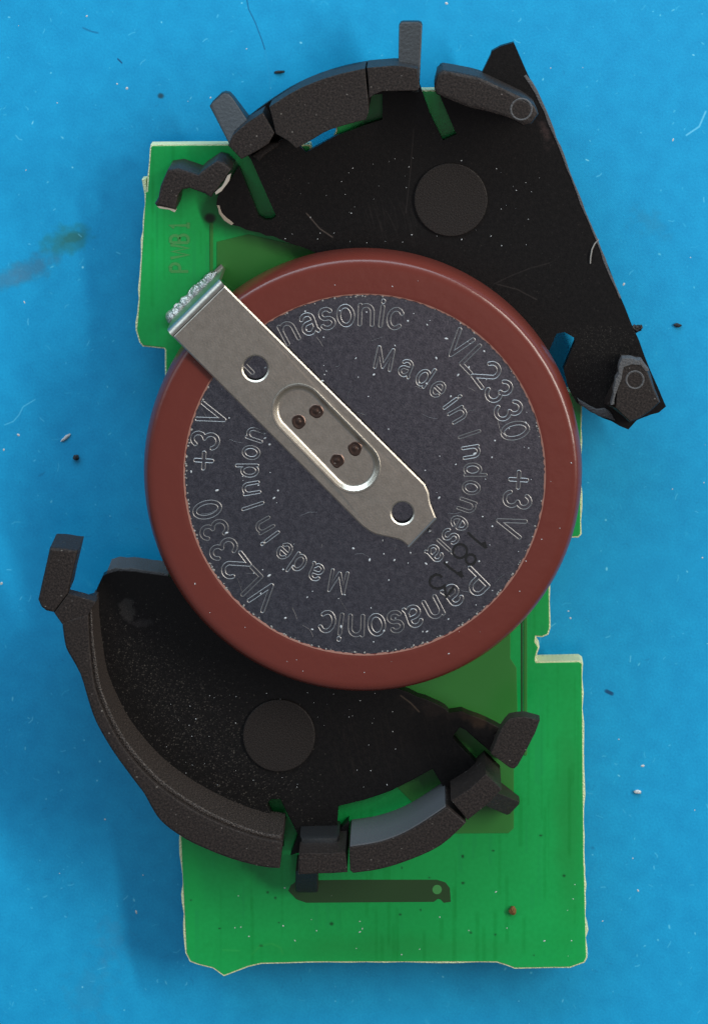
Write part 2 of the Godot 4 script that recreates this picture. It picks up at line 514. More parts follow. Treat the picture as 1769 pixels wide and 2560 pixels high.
# ---------------------------------------------------------------- lettering
func glyph(ch: String) -> Array:      # [advance width, strokes...] on a cap height of 1
	var e := func(cx: float, cy: float, rx: float, ry: float, a0: float, a1: float) -> Array:
		var r := []
		for i in 13:
			var t := deg_to_rad(lerpf(a0, a1, i / 12.0))
			r.append(Vector2(cx + cos(t) * rx, cy + sin(t) * ry))
		return r
	var V := func(a: Array) -> Array:
		var r := []
		for i in range(0, a.size(), 2):
			r.append(Vector2(a[i], a[i + 1]))
		return r
	match ch:
		"P": return [0.6, V.call([0, 0, 0, 1]), V.call([0, 1, 0.3, 1]) + e.call(0.3, 0.74, 0.28, 0.26, 90, -90) + V.call([0, 0.48])]
		"W": return [1.0, V.call([0, 1, 0.25, 0, 0.5, 0.9, 0.75, 0, 1, 1])]
		"B": return [0.6, V.call([0, 0, 0, 1]), V.call([0, 1, 0.3, 1]) + e.call(0.3, 0.75, 0.24, 0.24, 90, -90) + V.call([0, 0.51]), V.call([0.3, 0.51]) + e.call(0.3, 0.26, 0.28, 0.26, 90, -90) + V.call([0, 0])]
		"a": return [0.52, e.call(0.26, 0.54, 0.22, 0.2, 160, 0) + V.call([0.48, 0.1, 0.54, 0.0]), V.call([0.48, 0.42, 0.28, 0.40]) + e.call(0.24, 0.2, 0.22, 0.2, 100, 290) + V.call([0.48, 0.18])]
		"n": return [0.48, V.call([0, 0, 0, 0.74]), V.call([0, 0.48]) + e.call(0.24, 0.48, 0.24, 0.26, 165, 0) + V.call([0.48, 0])]
		"s": return [0.46, e.call(0.23, 0.555, 0.21, 0.185, 25, 180) + e.call(0.23, 0.555, 0.21, 0.185, 200, 262) + e.call(0.23, 0.19, 0.23, 0.19, 78, -155)]
		"o": return [0.54, e.call(0.27, 0.37, 0.27, 0.37, 0, 180) + e.call(0.27, 0.37, 0.27, 0.37, 195, 360)]
		"i": return [0.08, V.call([0.04, 0, 0.04, 0.74]), V.call([0.04, 0.93, 0.04, 0.97])]
		"c": return [0.5, e.call(0.27, 0.37, 0.27, 0.37, 42, 318)]
		"d": return [0.52, e.call(0.25, 0.37, 0.25, 0.37, 0, 180) + e.call(0.25, 0.37, 0.25, 0.37, 195, 360), V.call([0.51, 0, 0.51, 1])]
		"e": return [0.52, V.call([0.02, 0.38, 0.5, 0.38]) + e.call(0.26, 0.37, 0.26, 0.37, 15, 325)]
		"V": return [0.66, V.call([0, 1, 0.33, 0, 0.66, 1])]
		"L": return [0.5, V.call([0, 1, 0, 0, 0.52, 0])]
		"2": return [0.56, e.call(0.28, 0.72, 0.27, 0.28, 165, -25) + V.call([0, 0, 0.58, 0])]
		"3": return [0.54, e.call(0.26, 0.76, 0.23, 0.24, 160, -70) + e.call(0.25, 0.27, 0.27, 0.27, 75, -160)]
		"0": return [0.56, e.call(0.28, 0.5, 0.28, 0.5, 0, 180) + e.call(0.28, 0.5, 0.28, 0.5, 195, 360)]
		"+": return [0.6, V.call([0, 0.45, 0.6, 0.45]), V.call([0.3, 0.13, 0.3, 0.77])]
		"M": return [0.74, V.call([0, 0, 0.02, 1, 0.37, 0.08, 0.72, 1, 0.74, 0])]
		"I": return [0.08, V.call([0.04, 0, 0.04, 1])]
		"1": return [0.4, V.call([0.05, 0.8, 0.22, 1, 0.22, 0]), V.call([0, 0, 0.44, 0])]
	return [0.3]

func outlines(strokes: Array, w: float) -> Array:    # closed outlines, mm, of strokes w wide
	var all := []
	for st in strokes:
		var line := PackedVector2Array()
		for q in st:
			if line.is_empty() or line[line.size() - 1].distance_to(q) > 0.004:
				line.append(q)
		var big := PackedVector2Array()
		for q in line:
			big.append(q * 400.0)
		for o in Geometry2D.offset_polyline(big, w * 200.0, Geometry2D.JOIN_ROUND, Geometry2D.END_ROUND):
			var merged = [o]
			var rest := []
			for k in all:
				if Geometry2D.is_polygon_clockwise(k) or Geometry2D.is_polygon_clockwise(merged[0]):
					rest.append(k)
					continue
				var u := Geometry2D.merge_polygons(k, merged[0])
				var outers := []
				for x in u:
					if not Geometry2D.is_polygon_clockwise(x):
						outers.append(x)
				if outers.size() == 1:
					merged = [outers[0]] + merged.slice(1)
					for x in u:
						if Geometry2D.is_polygon_clockwise(x):
							merged.append(x)
				else:
					rest.append(k)
			all = rest + merged
	var r := []
	for o in all:
		var small := PackedVector2Array()
		for q in o:
			if small.is_empty() or small[small.size() - 1].distance_to(q / 400.0) > 0.012:
				small.append(q / 400.0)
		if small.size() > 3 and small[0].distance_to(small[small.size() - 1]) < 0.012:
			small.remove_at(small.size() - 1)
		if small.size() > 3:
			r.append(small)
	return r

func ridge(s: Shape, poly: PackedVector2Array, y: float, w: float, h: float) -> void:
	var p := ccw(poly)
	var a := inset(p, -w)
	var b := inset(p, w)
	band(s, a, y, p, y + h)
	band(s, p, y + h, b, y)

func ring_text(s: Shape, text: String, angles: Array, c: Vector2, r: float, size: float, y: float, turn := 0.0) -> void:
	for i in text.length():
		var g := glyph(text[i])
		var t := deg_to_rad(angles[i] + turn)
		var out := Vector2(sin(t), -cos(t))
		var along := Vector2(cos(t), sin(t))
		var strokes := []
		for k in range(1, g.size()):
			var line := []
			for q in g[k]:
				line.append(c + out * (r + q.y * size) + along * (q.x - g[0] * 0.5) * size)
			strokes.append(line)
		for o in outlines(strokes, 0.19 if size > 1.2 else 0.15):
			ridge(s, o, y, 0.027, 0.016 * rng.randf_range(0.6, 1.3))

func ink(s: Shape, lines: Array, w: float, y: float, h: float) -> void:      # flat printed strokes
	var lift := 0.0
	for st in lines:
		var p: Array = st
		lift += 0.003
		var closed: bool = p[0].distance_to(p[p.size() - 1]) < 0.001
		var a := []
		var b := []
		for i in p.size():
			var d1: Vector2 = p[i] - p[i - 1] if i > 0 else (p[p.size() - 1] - p[p.size() - 2] if closed else p[1] - p[0])
			var d2: Vector2 = p[i + 1] - p[i] if i < p.size() - 1 else (p[1] - p[0] if closed else d1)
			var n := (d1.normalized() + d2.normalized()).normalized().orthogonal()
			var k := w * 0.5 / maxf(0.6, n.dot(d1.normalized().orthogonal()))
			a.append(p[i] + n * k)
			b.append(p[i] - n * k)
		for i in p.size() - 1:
			face(s, a[i], b[i], b[i + 1], y + h + lift, true)
			face(s, a[i], b[i + 1], a[i + 1], y + h + lift, true)

# ---------------------------------------------------------------- the objects
func make_mat() -> void:
	var s := Shape.new()
	var hole := PackedVector2Array([Vector2(-32, -32), Vector2(32, -32), Vector2(32, 32), Vector2(-32, 32)])
	var n := 16
	for i in n:
		for k in n:
			var a := Vector2(-32 + 64.0 * i / n, -32 + 64.0 * k / n)
			var d := 64.0 / n
			s.quad(v3(a, 0), v3(a + Vector2(0, d), 0), v3(a + Vector2(d, d), 0), v3(a + Vector2(d, 0), 0))
	var o := obj("work_mat", s, mats.blue_silicone)
	o.set_meta("kind", "structure")
	tag(o, "blue silicone work mat with scuffs and stains under everything", "mat")
	var r := Shape.new()
	var outer := PackedVector2Array([Vector2(-170, -120), Vector2(170, -120), Vector2(170, 120), Vector2(-170, 120)])
	band(r, hole, 0, outer, 0)
	band(r, outer, 0, outer, -2)
	var rim := Shape.new()
	for i in range(0, r.v.size(), 3):
		rim.tri(r.v[i], r.v[i + 2], r.v[i + 1])
	obj("mat_border", rim, mats.blue_silicone_plain, o)
	var t := Shape.new()
	prism(t, PackedVector2Array([Vector2(-400, -300), Vector2(400, -300), Vector2(400, 300), Vector2(-400, 300)]), -30, -2.01, 0.5)
	var table := obj("table_top", t, material("table", Color(0.42, 0.36, 0.30), 0.6))
	table.set_meta("kind", "structure")
	tag(table, "plain table top lying under the blue mat", "table")

func board_outline(h: float, f: float) -> PackedVector2Array:      # f: how ragged
	return cat([
		rough(L(h, [340, 326, 420, 325, 520, 325, 640, 326]), 1.2, 0.03 * f), L(h, [700, 326, 704, 345, 735, 345, 757, 296, 760, 205]),
		rough(L(h, [760, 203, 1125, 203]), 1.4, 0.03 * f), L(h, [1130, 210, 1130, 880, 1305, 884, 1310, 905]),
		rough(L(h, [1312, 905, 1311, 1205]), 0.7, 0.04 * f), L(h, [1304, 1213, 1240, 1214]),
		rough(L(h, [1238, 1216, 1240, 1330, 1241, 1415]), 0.6, 0.05 * f), L(h, [1236, 1432, 1222, 1438, 1209, 1437, 1208, 1448, 1216, 1460, 1211, 1474, 1208, 1488]),
		rough(L(h, [1210, 1492, 1306, 1490]), 0.8, 0.02 * f), rough(L(h, [1314, 1496, 1316, 1700, 1318, 1950]), 0.7, 0.06 * f), rough(L(h, [1319, 1955, 1324, 2160]), 0.45, 0.10 * f),
		L(h, [1318, 2172, 1290, 2182]), rough(L(h, [1285, 2184, 1160, 2186, 1145, 2180, 1120, 2172, 700, 2172]), 0.9, 0.04 * f), L(h, [640, 2174, 590, 2175, 560, 2182, 505, 2203, 480, 2185, 450, 2178, 428, 2170]),
		rough(L(h, [418, 2150, 408, 1950, 404, 1850]), 0.5, 0.07 * f), L(h, [398, 1700, 372, 830, 372, 790]),
		rough(L(h, [370, 787, 322, 782]), 0.8, 0.02 * f), L(h, [314, 772]), rough(L(h, [306, 745, 311, 690, 316, 600, 322, 500, 326, 440]), 0.4, 0.05 * f), L(h, [320, 405, 329, 404, 331, 430]), rough(L(h, [331, 425, 338, 335]), 0.6, 0.03 * f)])

func make_board() -> void:
	var b := thing("circuit_board", "green printed circuit board with pale ragged edges lying under the coin cell", "circuit board")
	var h := H_BOARD
	var edge := board_outline(h, 1.0)
	var s := Shape.new()
	prism(s, edge, 1.3, h, 0.04)
	obj("laminate", s, mats.laminate, b)
	s = Shape.new()
	var e := ccw(board_outline(h, 0.0))
	var off := PackedVector2Array()
	for q in e:
		off.append(q * 100.0)
	var mask := PackedVector2Array()
	for q in biggest(Geometry2D.offset_polygon(off, -8.5, Geometry2D.JOIN_MITER)):
		mask.append(q * 0.01)
	prism(s, mask, h - 0.01, h + 0.03, 0.02)
	obj("solder_mask", s, mats.solder_mask, b)
	# copper fields and traces under the mask
	var hm := h + 0.03
	var fields := [
		L(h, [489, 545, 560, 528, 700, 560, 860, 700, 700, 760, 560, 700, 500, 628, 489, 606]),
		L(h, [1150, 1300, 1150, 1485, 1164, 1506, 1166, 1600, 1158, 1700, 1158, 1868, 1146, 1879, 1000, 1880, 820, 1700, 850, 1500])]
	for f in fields:
		s = Shape.new()
		prism(s, f, h, hm + 0.025, 0.025)
		obj("copper_field", s, mats.masked_copper, b)
	var traces := [L(h, [477, 505, 477, 612, 492, 632, 520, 650]), L(h, [1184, 1380, 1184, 1700]), L(h, [1176, 1400, 1176, 1640])]
	for i in 3:
		s = Shape.new()
		var big := PackedVector2Array()
		for q in traces[i]:
			big.append(q * 100.0)
		var line := PackedVector2Array()
		for q in Geometry2D.offset_polyline(big, 9.0 if i < 2 else 5.0, Geometry2D.JOIN_ROUND, Geometry2D.END_ROUND)[0]:
			line.append(q * 0.01)
		prism(s, line, h, hm + (0.03 if i < 2 else 0.02), 0.02)
		obj("trace", s, mats.masked_copper if i < 2 else mats.masked_ink, b)
	s = Shape.new()
	var pad := L(h, [650, 2009, 656, 1996, 670, 1986, 780, 1984, 985, 1984, 1004, 1990, 1014, 2003, 1016, 2034, 1000, 2036, 994, 2029, 987, 2027, 978, 2034, 690, 2036, 668, 2028])
	prism(s, biggest(Geometry2D.clip_polygons(pad, L(h, [1100, 1900, 1100, 1950]))), h, hm + 0.012, 0.01)
	obj("contact_mark", s, mats.masked_ink, b)
	s = Shape.new()
	prism(s, circle(P(985, 2006, h), 0.25, 20), h, hm + 0.02, 0.005)
	obj("test_point", s, mats.masked_text, b)
	# board lettering, read from below upwards
	s = Shape.new()
	var at := [612.0, 582.0, 547.0, 515.0]
	var word := "PWB1"
	for i in 4:
		var g := glyph(word[i])
		var strokes := []
		for k in range(1, g.size()):
			var st := []
			for q in g[k]:
				st.append(P(425 - q.y * 40.0, at[i] - q.x * 30.0, h))
			strokes.append(st)
		ink(s, strokes, 0.15, hm - 0.01, 0.02)
	obj("board_lettering", s, mats.masked_text, b)
	# solder that held the contact strip
	s = Shape.new()
	for i in 16:
		var t := i / 15.0
		var c := P(lerpf(392, 484, t), lerpf(714, 624, t), h)
		blob(s, v3(c, h + 0.12), Vector3(rng.randf_range(0.3, 0.5), rng.randf_range(0.15, 0.42), rng.randf_range(0.3, 0.5)), 0.1)
	obj("solder_joint", s, mats.solder, b, 80.0)
	# soldered parts on the far side, which carry the board
	for q in [[440, 470, 1.4, 1.2], [600, 2040, 1.8, 1.2], [1130, 2020, 2.0, 1.6], [1170, 1640, 1.2, 2.0], [820, 1100, 4.0, 4.0], [960, 340, 2.0, 1.6]]:
		s = Shape.new()
		var c := P(q[0], q[1], 1.0)
		prism(s, PackedVector2Array([c + Vector2(-q[2], -q[3]), c + Vector2(q[2], -q[3]), c + Vector2(q[2], q[3]), c + Vector2(-q[2], q[3])]), 0.01, 1.3, 0.1)
		obj("chip", s, mats.chip_plastic, b)

func ramp(parent: Node3D, called: String, p: PackedVector2Array, y0: float, y1: float, out: Vector2, fall: float, m: Material) -> void:   # top falls outwards by fall over the length
	var s := Shape.new()
	prism(s, p, y0, y1, 0.08)
	var lo := INF
	var hi := -INF
	for q in p:
		lo = minf(lo, q.dot(out))
		hi = maxf(hi, q.dot(out))
	for i in s.v.size():
		var q: Vector3 = s.v[i]
		if q.y > y0 + 0.01:
			q.y -= fall * (Vector2(q.x, q.z).dot(out) - lo) / (hi - lo)
			s.v[i] = q
	obj(called, s, m, parent)

func wall(parent: Node3D, called: String, p: PackedVector2Array, y0: float, y1: float, bevel := 0.1, m: Material = null, draft := 0.0) -> MeshInstance3D:
	var s := Shape.new()
	prism(s, rough(p, 0.7, 0.022, true), y0, y1, bevel, draft)
	return obj(called, s, m if m else mats.wall_plastic, parent)

func boss(parent: Node3D, c: Vector2, r: float) -> void:
	var s := Shape.new()
	prism(s, circle(c, r, 72), H_PLATE - 0.05, H_PLATE + 0.14, 0.045)
	obj("boss", s, mats.boss_plastic, parent)

func dimple(parent: Node3D, c: Vector2, r: float, y: float) -> void:
	var s := Shape.new()
	lathe(s, c, [[r + 0.05, y - 0.01, 0], [r, y + 0.02, 0], [r - 0.06, y - 0.0, 0]], 32)
	obj("moulded_ring", s, mats.stressed_plastic if false else mats.scraped_plastic, parent)

func make_lower_holder() -> void:
	var b := thing("battery_holder_half", "broken black holder half with long curved wall and hook, below the coin cell", "battery holder", "halves of the snapped battery holder")
	var w := H_WALL
	var p := H_PLATE
	var outer := smooth(L(w, [140, 1404, 146, 1449, 154, 1472, 181, 1521, 199, 1580, 217, 1630, 253, 1693, 299, 1757, 326, 1793, 348, 1833, 370, 1860, 410, 1889, 452, 1911, 520, 1938, 588, 1956, 631, 1960]), 3)
	var inner := smooth(L(w, [638, 1900, 588, 1891, 520, 1868, 452, 1836, 384, 1793, 326, 1743, 271, 1675, 240, 1616, 217, 1557, 206, 1490, 201, 1426, 200, 1384]), 3)
	wall(b, "curved_wall", cat([outer, inner]), 2.4, w, 0.1)
	wall(b, "hook_arm", L(w, [154, 1340, 217, 1358, 212, 1366, 200, 1388, 140, 1408, 122, 1383]), w - 0.9, w - 0.012, 0.06)
	# the thin inner lip just below the rim
	wall(b, "inner_lip", cat([smooth(L(w - 0.25, [636, 1898, 588, 1889, 520, 1866, 452, 1834, 384, 1791, 326, 1741, 271, 1673, 240, 1614, 217, 1555, 206, 1488, 201, 1424, 200, 1370]), 3), rev(smooth(L(w - 0.25, [637, 1884, 590, 1877, 524, 1854, 458, 1822, 392, 1780, 336, 1731, 282, 1664, 252, 1608, 229, 1550, 218, 1485, 211, 1424, 209, 1370]), 3))]), 2.9, w - 0.22, 0.1, mats.lip_plastic)
	var hook := cat([L(w, [112, 1238]), rough(L(w, [114, 1236, 176, 1242]), 0.3, 0.04), L(w, [154, 1340, 122, 1383, 104, 1379, 93, 1370, 86, 1354])])
	wall(b, "hook", hook, 3.6, w - 0.03, 0.14)
	var step := cat([L(p, [247, 1290, 262, 1285, 310, 1288, 380, 1300, 470, 1345, 700, 1480, 905, 1556]), rough(L(p, [905, 1556, 960, 1577, 1003, 1598, 1012, 1608, 1040, 1604, 1095, 1626, 1133, 1646]), 0.35, 0.05), L(p, [1150, 1700, 1130, 1718])])
	var slot_r := L(p, [1111, 1701, 1079, 1674, 1050, 1648, 1036, 1641, 1020, 1663, 1043, 1688, 1090, 1738])
	var rim := cat([L(w, [1095, 1748, 1131, 1783, 1106, 1812, 1054, 1853, 1050, 1855, 993, 1910, 925, 1941, 858, 1962, 794, 1970, 781, 1968, 717, 1971, 672, 1973]), L(p, [655, 1930, 672, 1884, 650, 1840, 632, 1803, 612, 1803, 601, 1814, 622, 1860, 640, 1910])])
	var plate := cat([step, slot_r, rim, rev(outer), L(p, [205, 1400, 218, 1330, 232, 1300])])
	var window := cat([L(p, [763, 1819, 821, 1805, 880, 1785, 930, 1760, 975, 1735, 1000, 1778]), L(w, [1005, 1822, 925, 1877, 858, 1904, 789, 1916]), L(w, [790, 2010, 783, 2010, 783, 1900]), L(p, [758, 1880])])
	plate = biggest(Geometry2D.clip_polygons(plate, window))
	wall(b, "base_plate", plate, 2.56, p, 0.05, mats.plate_plastic)
	wall(b, "broken_ledge", cat([rough(L(p, [243, 1286, 262, 1280, 310, 1283, 380, 1295]), 0.3, 0.03), rough(L(p, [380, 1301, 310, 1291, 264, 1289, 240, 1296]), 0.3, 0.02)]), 1.1, p + 0.02, 0.05, mats.scraped_plastic)
	wall(b, "broken_post", cat([rough(L(w, [1129, 1647, 1149, 1622, 1183, 1618, 1217, 1627]), 0.3, 0.05), L(w, [1206, 1656, 1167, 1729, 1159, 1736, 1149, 1734, 1106, 1702]), rough(L(w, [1106, 1702, 1129, 1647]), 0.3, 0.05)]), w - 1.0, w - 0.1, 0.06)
	wall(b, "post_stem", L(w, [1128, 1692, 1180, 1690, 1164, 1726, 1152, 1730, 1116, 1703]), 2.6, w - 0.95, 0.02)
	wall(b, "wall_segment", smooth(L(w, [1095, 1748, 1131, 1783, 1106, 1812, 1054, 1853, 1016, 1808, 1057, 1783]), 1), 2.5, w - 0.15, 0.07)
	wall(b, "wall_segment", cat([smooth(L(w, [787, 1912, 858, 1900, 925, 1873, 1007, 1821]), 4), L(w, [1050, 1856]), smooth(L(w, [1047, 1860, 993, 1908, 925, 1940, 858, 1961, 796, 1970]), 3), L(w, [789, 1964])]), 2.45, w, 0.06)
	wall(b, "lit_inner_face", cat([smooth(L(w, [789, 1913, 858, 1901, 925, 1874, 1005, 1822]), 4), rev(smooth(L(w, [789, 1909, 858, 1897, 925, 1870, 1003, 1819]), 4))]), 2.5, w - 0.1, 0.02, mats.lit_face_plastic)  # thin panel, its paler grey painting the far window light on this face
	wall(b, "wall_segment", L(w, [674, 1926, 779, 1923, 783, 1968, 722, 1971, 672, 1973]), 2.45, w, 0.05)
	wall(b, "chamfer_ledge", L(5.0, [676, 1890, 764, 1888, 766, 1925, 675, 1928]), 2.6, 5.0, 0.35, mats.peg_plastic)
	ramp(b, "peg", L(4.0, [1122, 1778, 1172, 1817, 1171, 1824, 1150, 1845, 1143, 1846, 1092, 1805]), 2.6, 4.9, Vector2(0.78, 0.62), 1.5, mats.wall_plastic)
	ramp(b, "peg", L(4.0, [668, 1950, 717, 1950, 716, 2020, 712, 2024, 669, 2024, 665, 2018]), 2.6, 4.9, Vector2(0, 1), 1.5, mats.wall_plastic)
	wall(b, "peg_stub", L(w, [676, 1936, 716, 1935, 716, 1969, 676, 1970]), w - 0.2, w + 0.03, 0.04)
	boss(b, P(629, 1660, p + 0.14), 1.9)

func make_upper_holder() -> void:
	var b := thing("battery_holder_half", "broken black holder half with long straight edge and pointed tip, above the coin cell", "battery holder", "halves of the snapped battery holder")
	var w := H_WALL
	var p := H_PLATE
	var slot_h := cat([L(w, [941, 156, 945, 203]), L(p, [968, 255, 998, 317, 1029, 303, 1008, 255]), L(w, [979, 199, 993, 160])])
	var slot_f := L(p, [552, 352, 566, 360, 623, 488, 612, 496, 596, 496, 583, 488, 550, 410])
	var outer := cat([smooth(L(w, [544, 360, 514, 328, 524, 305, 556, 277, 611, 237, 670, 202, 746, 172, 825, 154, 898, 149, 941, 156]), 3), slot_h, L(w, [1029, 165, 1083, 176])])
	var right := cat([L(p, [1086, 165, 1106, 124, 1108, 116, 1129, 104, 1158, 96, 1188, 165]), L(p, [1205, 200, 1222, 240]), rough(L(p, [1222, 240, 1320, 480, 1500, 916]), 0.9, 0.03), rough(L(p, [1501, 917, 1484, 931, 1435, 948, 1416, 969, 1378, 950, 1340, 933, 1299, 908]), 0.35, 0.05), L(p, [1280, 874, 1270, 833, 1295, 772, 1294, 762, 1272, 749, 1254, 753, 1238, 790, 1150, 770, 1000, 680, 860, 630, 760, 592, 708, 569])])
	var left := cat([rough(L(p, [708, 569, 678, 556, 630, 539, 586, 525, 569, 522, 525, 508, 505, 495, 495, 481, 488, 461]), 0.3, 0.06), L(p, [491, 442, 520, 405, 538, 376]), L(p, [544, 390, 583, 488, 596, 496, 612, 496, 623, 488, 566, 360])])
	var plate := cat([outer, right, left])
	var window := cat([L(p, [676, 330, 690, 344, 756, 307, 820, 283, 862, 270, 862, 212, 838, 214]), L(w, [832, 250, 825, 270, 746, 290, 706, 311, 664, 332])])
	var cut := Geometry2D.clip_polygons(plate, window)
	var s := Shape.new()
	if cut.size() > 1:                       # a closed window: part the plate through the window and lay the two sides edge to edge
		var knife := P(760, 306, p)
		for side in [-1.0, 1.0]:
			var half := PackedVector2Array([knife + Vector2(0, -60), knife + Vector2(60 * side, -60), knife + Vector2(60 * side, 60), knife + Vector2(0, 60)])
			for piece in Geometry2D.intersect_polygons(plate, half):
				for q in Geometry2D.clip_polygons(piece, window):
					prism(s, q, 2.56, p, 0.0)
	else:
		prism(s, plate, 2.56, p, 0.05)
	obj("base_plate", s, mats.plate_plastic, b)
	wall(b, "edge_burr", cat([rough(L(p, [1186, 168, 1212, 206, 1232, 250, 1320, 478, 1400, 672]), 0.5, 0.04), rev(rough(L(p, [1180, 172, 1206, 212, 1227, 255, 1316, 480, 1396, 674]), 0.5, 0.05))]), 2.7, p + 0.05, 0.03, mats.scraped_plastic)
	# rim of the holder
	wall(b, "wall_segment", cat([smooth(L(w, [607, 241, 670, 202, 746, 172, 823, 154]), 4), L(w, [829, 216, 831, 252]), smooth(L(w, [825, 270, 746, 292, 706, 314, 668, 335]), 3), L(w, [650, 318, 622, 302])]), 2.6, w, 0.05)
	wall(b, "wall_segment", cat([smooth(L(w, [827, 153, 862, 150, 898, 148, 941, 155]), 3), L(w, [946, 198, 939, 205, 862, 206, 843, 214, 832, 222])]), 2.6, w - 0.03, 0.05)
	wall(b, "wall_segment", L(w, [544, 360, 514, 328, 524, 305, 556, 277, 592, 254, 619, 300, 606, 324, 585, 338]), 2.6, w - 0.06, 0.07)
	wall(b, "inner_rib", L(4.6, [566, 352, 604, 322, 640, 312, 628, 330, 596, 352, 584, 366]), 2.7, 4.6, 0.15)
	wall(b, "wall_segment", cat([smooth(L(w, [998, 158, 1029, 163, 1083, 175, 1138, 200, 1183, 222, 1206, 240]), 3), L(w, [1214, 258, 1198, 280, 1180, 285]), smooth(L(w, [1178, 284, 1147, 268, 1092, 252, 1056, 244, 1006, 224]), 3), L(w, [984, 213, 979, 199, 986, 168])]), 2.6, w - 0.05, 0.18)
	dimple(b, P(1175, 247, w), 0.55, w - 0.05)
	ramp(b, "peg", L(4.0, [471, 242, 476, 234, 497, 214, 505, 211, 516, 213, 526, 224, 578, 292, 524, 330]), 2.6, 4.9, Vector2(-0.62, -0.78), 1.5, mats.peg_plastic)
	ramp(b, "peg", L(4.0, [899, 60, 903, 53, 908, 51, 944, 51, 950, 54, 952, 60, 945, 205, 897, 205]), 2.6, 4.9, Vector2(0, -1), 1.5, mats.peg_plastic)
	# snapped hook at the left
	wall(b, "snapped_hook", cat([L(w - 0.2, [378, 383, 403, 379, 447, 394, 456, 385, 488, 363, 505, 367, 522, 383, 516, 390, 508, 406]), rough(L(w - 0.2, [508, 406, 491, 427, 481, 437]), 0.25, 0.04), L(w - 0.2, [476, 446, 461, 437, 427, 425, 411, 428, 402, 440, 396, 474]), rough(L(w - 0.2, [396, 474, 383, 471, 352, 464]), 0.25, 0.04), L(w - 0.2, [349, 459, 356, 451, 362, 420])]), 2.6, w - 0.2, 0.12)
	wall(b, "stress_mark", rough(L(w - 0.2, [513, 396, 521, 392, 517, 408, 500, 431, 487, 439, 485, 434, 500, 421]), 0.2, 0.02, true), w - 0.5, w - 0.16, 0.02, mats.stressed_plastic)
	wall(b, "stress_mark", rough(L(w - 0.3, [354, 465, 372, 464, 388, 467, 397, 475, 394, 479, 382, 473, 360, 470]), 0.2, 0.02, true), w - 0.9, w - 0.26, 0.02, mats.stressed_plastic)
	wall(b, "stress_mark", rough(L(p, [489, 463, 495, 463, 500, 480, 512, 492, 527, 504, 522, 508, 505, 497, 494, 482]), 0.2, 0.02, true), p - 0.4, p + 0.02, 0.02, mats.stressed_plastic)
	# stump and scraped post at the right
	s = Shape.new()
	var top := ccw(L(w - 1.2, [1406, 812, 1440, 814, 1459, 838, 1474, 880, 1487, 908, 1466, 928, 1442, 944, 1420, 953, 1386, 920, 1390, 868]))
	var foot := ccw(L(p, [1396, 800, 1444, 806, 1464, 832, 1478, 880, 1490, 912, 1468, 932, 1442, 948, 1419, 958, 1356, 914, 1384, 858]))
	band(s, foot, p - 0.6, top, w - 1.26)
	band(s, top, w - 1.26, inset(top, 0.06), w - 1.2)
	cap(s, inset(top, 0.06), w - 1.2)
	obj("broken_post", s, mats.wall_plastic, b)
	dimple(b, P(1431, 857, w - 1.2), 0.46, w - 1.2)
	wall(b, "scraped_rim", rough(L(w - 1.2, [1402, 808, 1424, 808, 1446, 812, 1463, 836, 1455, 838, 1444, 824, 1424, 822, 1406, 828, 1396, 866, 1384, 912, 1376, 914, 1386, 866]), 0.25, 0.06, true), w - 1.9, w - 1.16, 0.03, mats.scraped_plastic)
	wall(b, "torn_lip", rough(L(p, [1300, 896, 1318, 908, 1344, 922, 1362, 920, 1374, 926, 1386, 948, 1360, 940, 1330, 928, 1304, 910]), 0.25, 0.06, true), 2.6, p + 0.2, 0.06, mats.scraped_plastic)
	s = Shape.new()
	blob(s, v3(P(1434, 741, 3.0), 3.0), Vector3(0.26, 0.2, 0.2), 0.25)
	blob(s, v3(P(1443, 737, 3.0), 3.05), Vector3(0.12, 0.12, 0.12), 0.2)
	obj("torn_burr", s, mats.wall_plastic, b)
	boss(b, P(1016, 451, p + 0.14), 1.93)

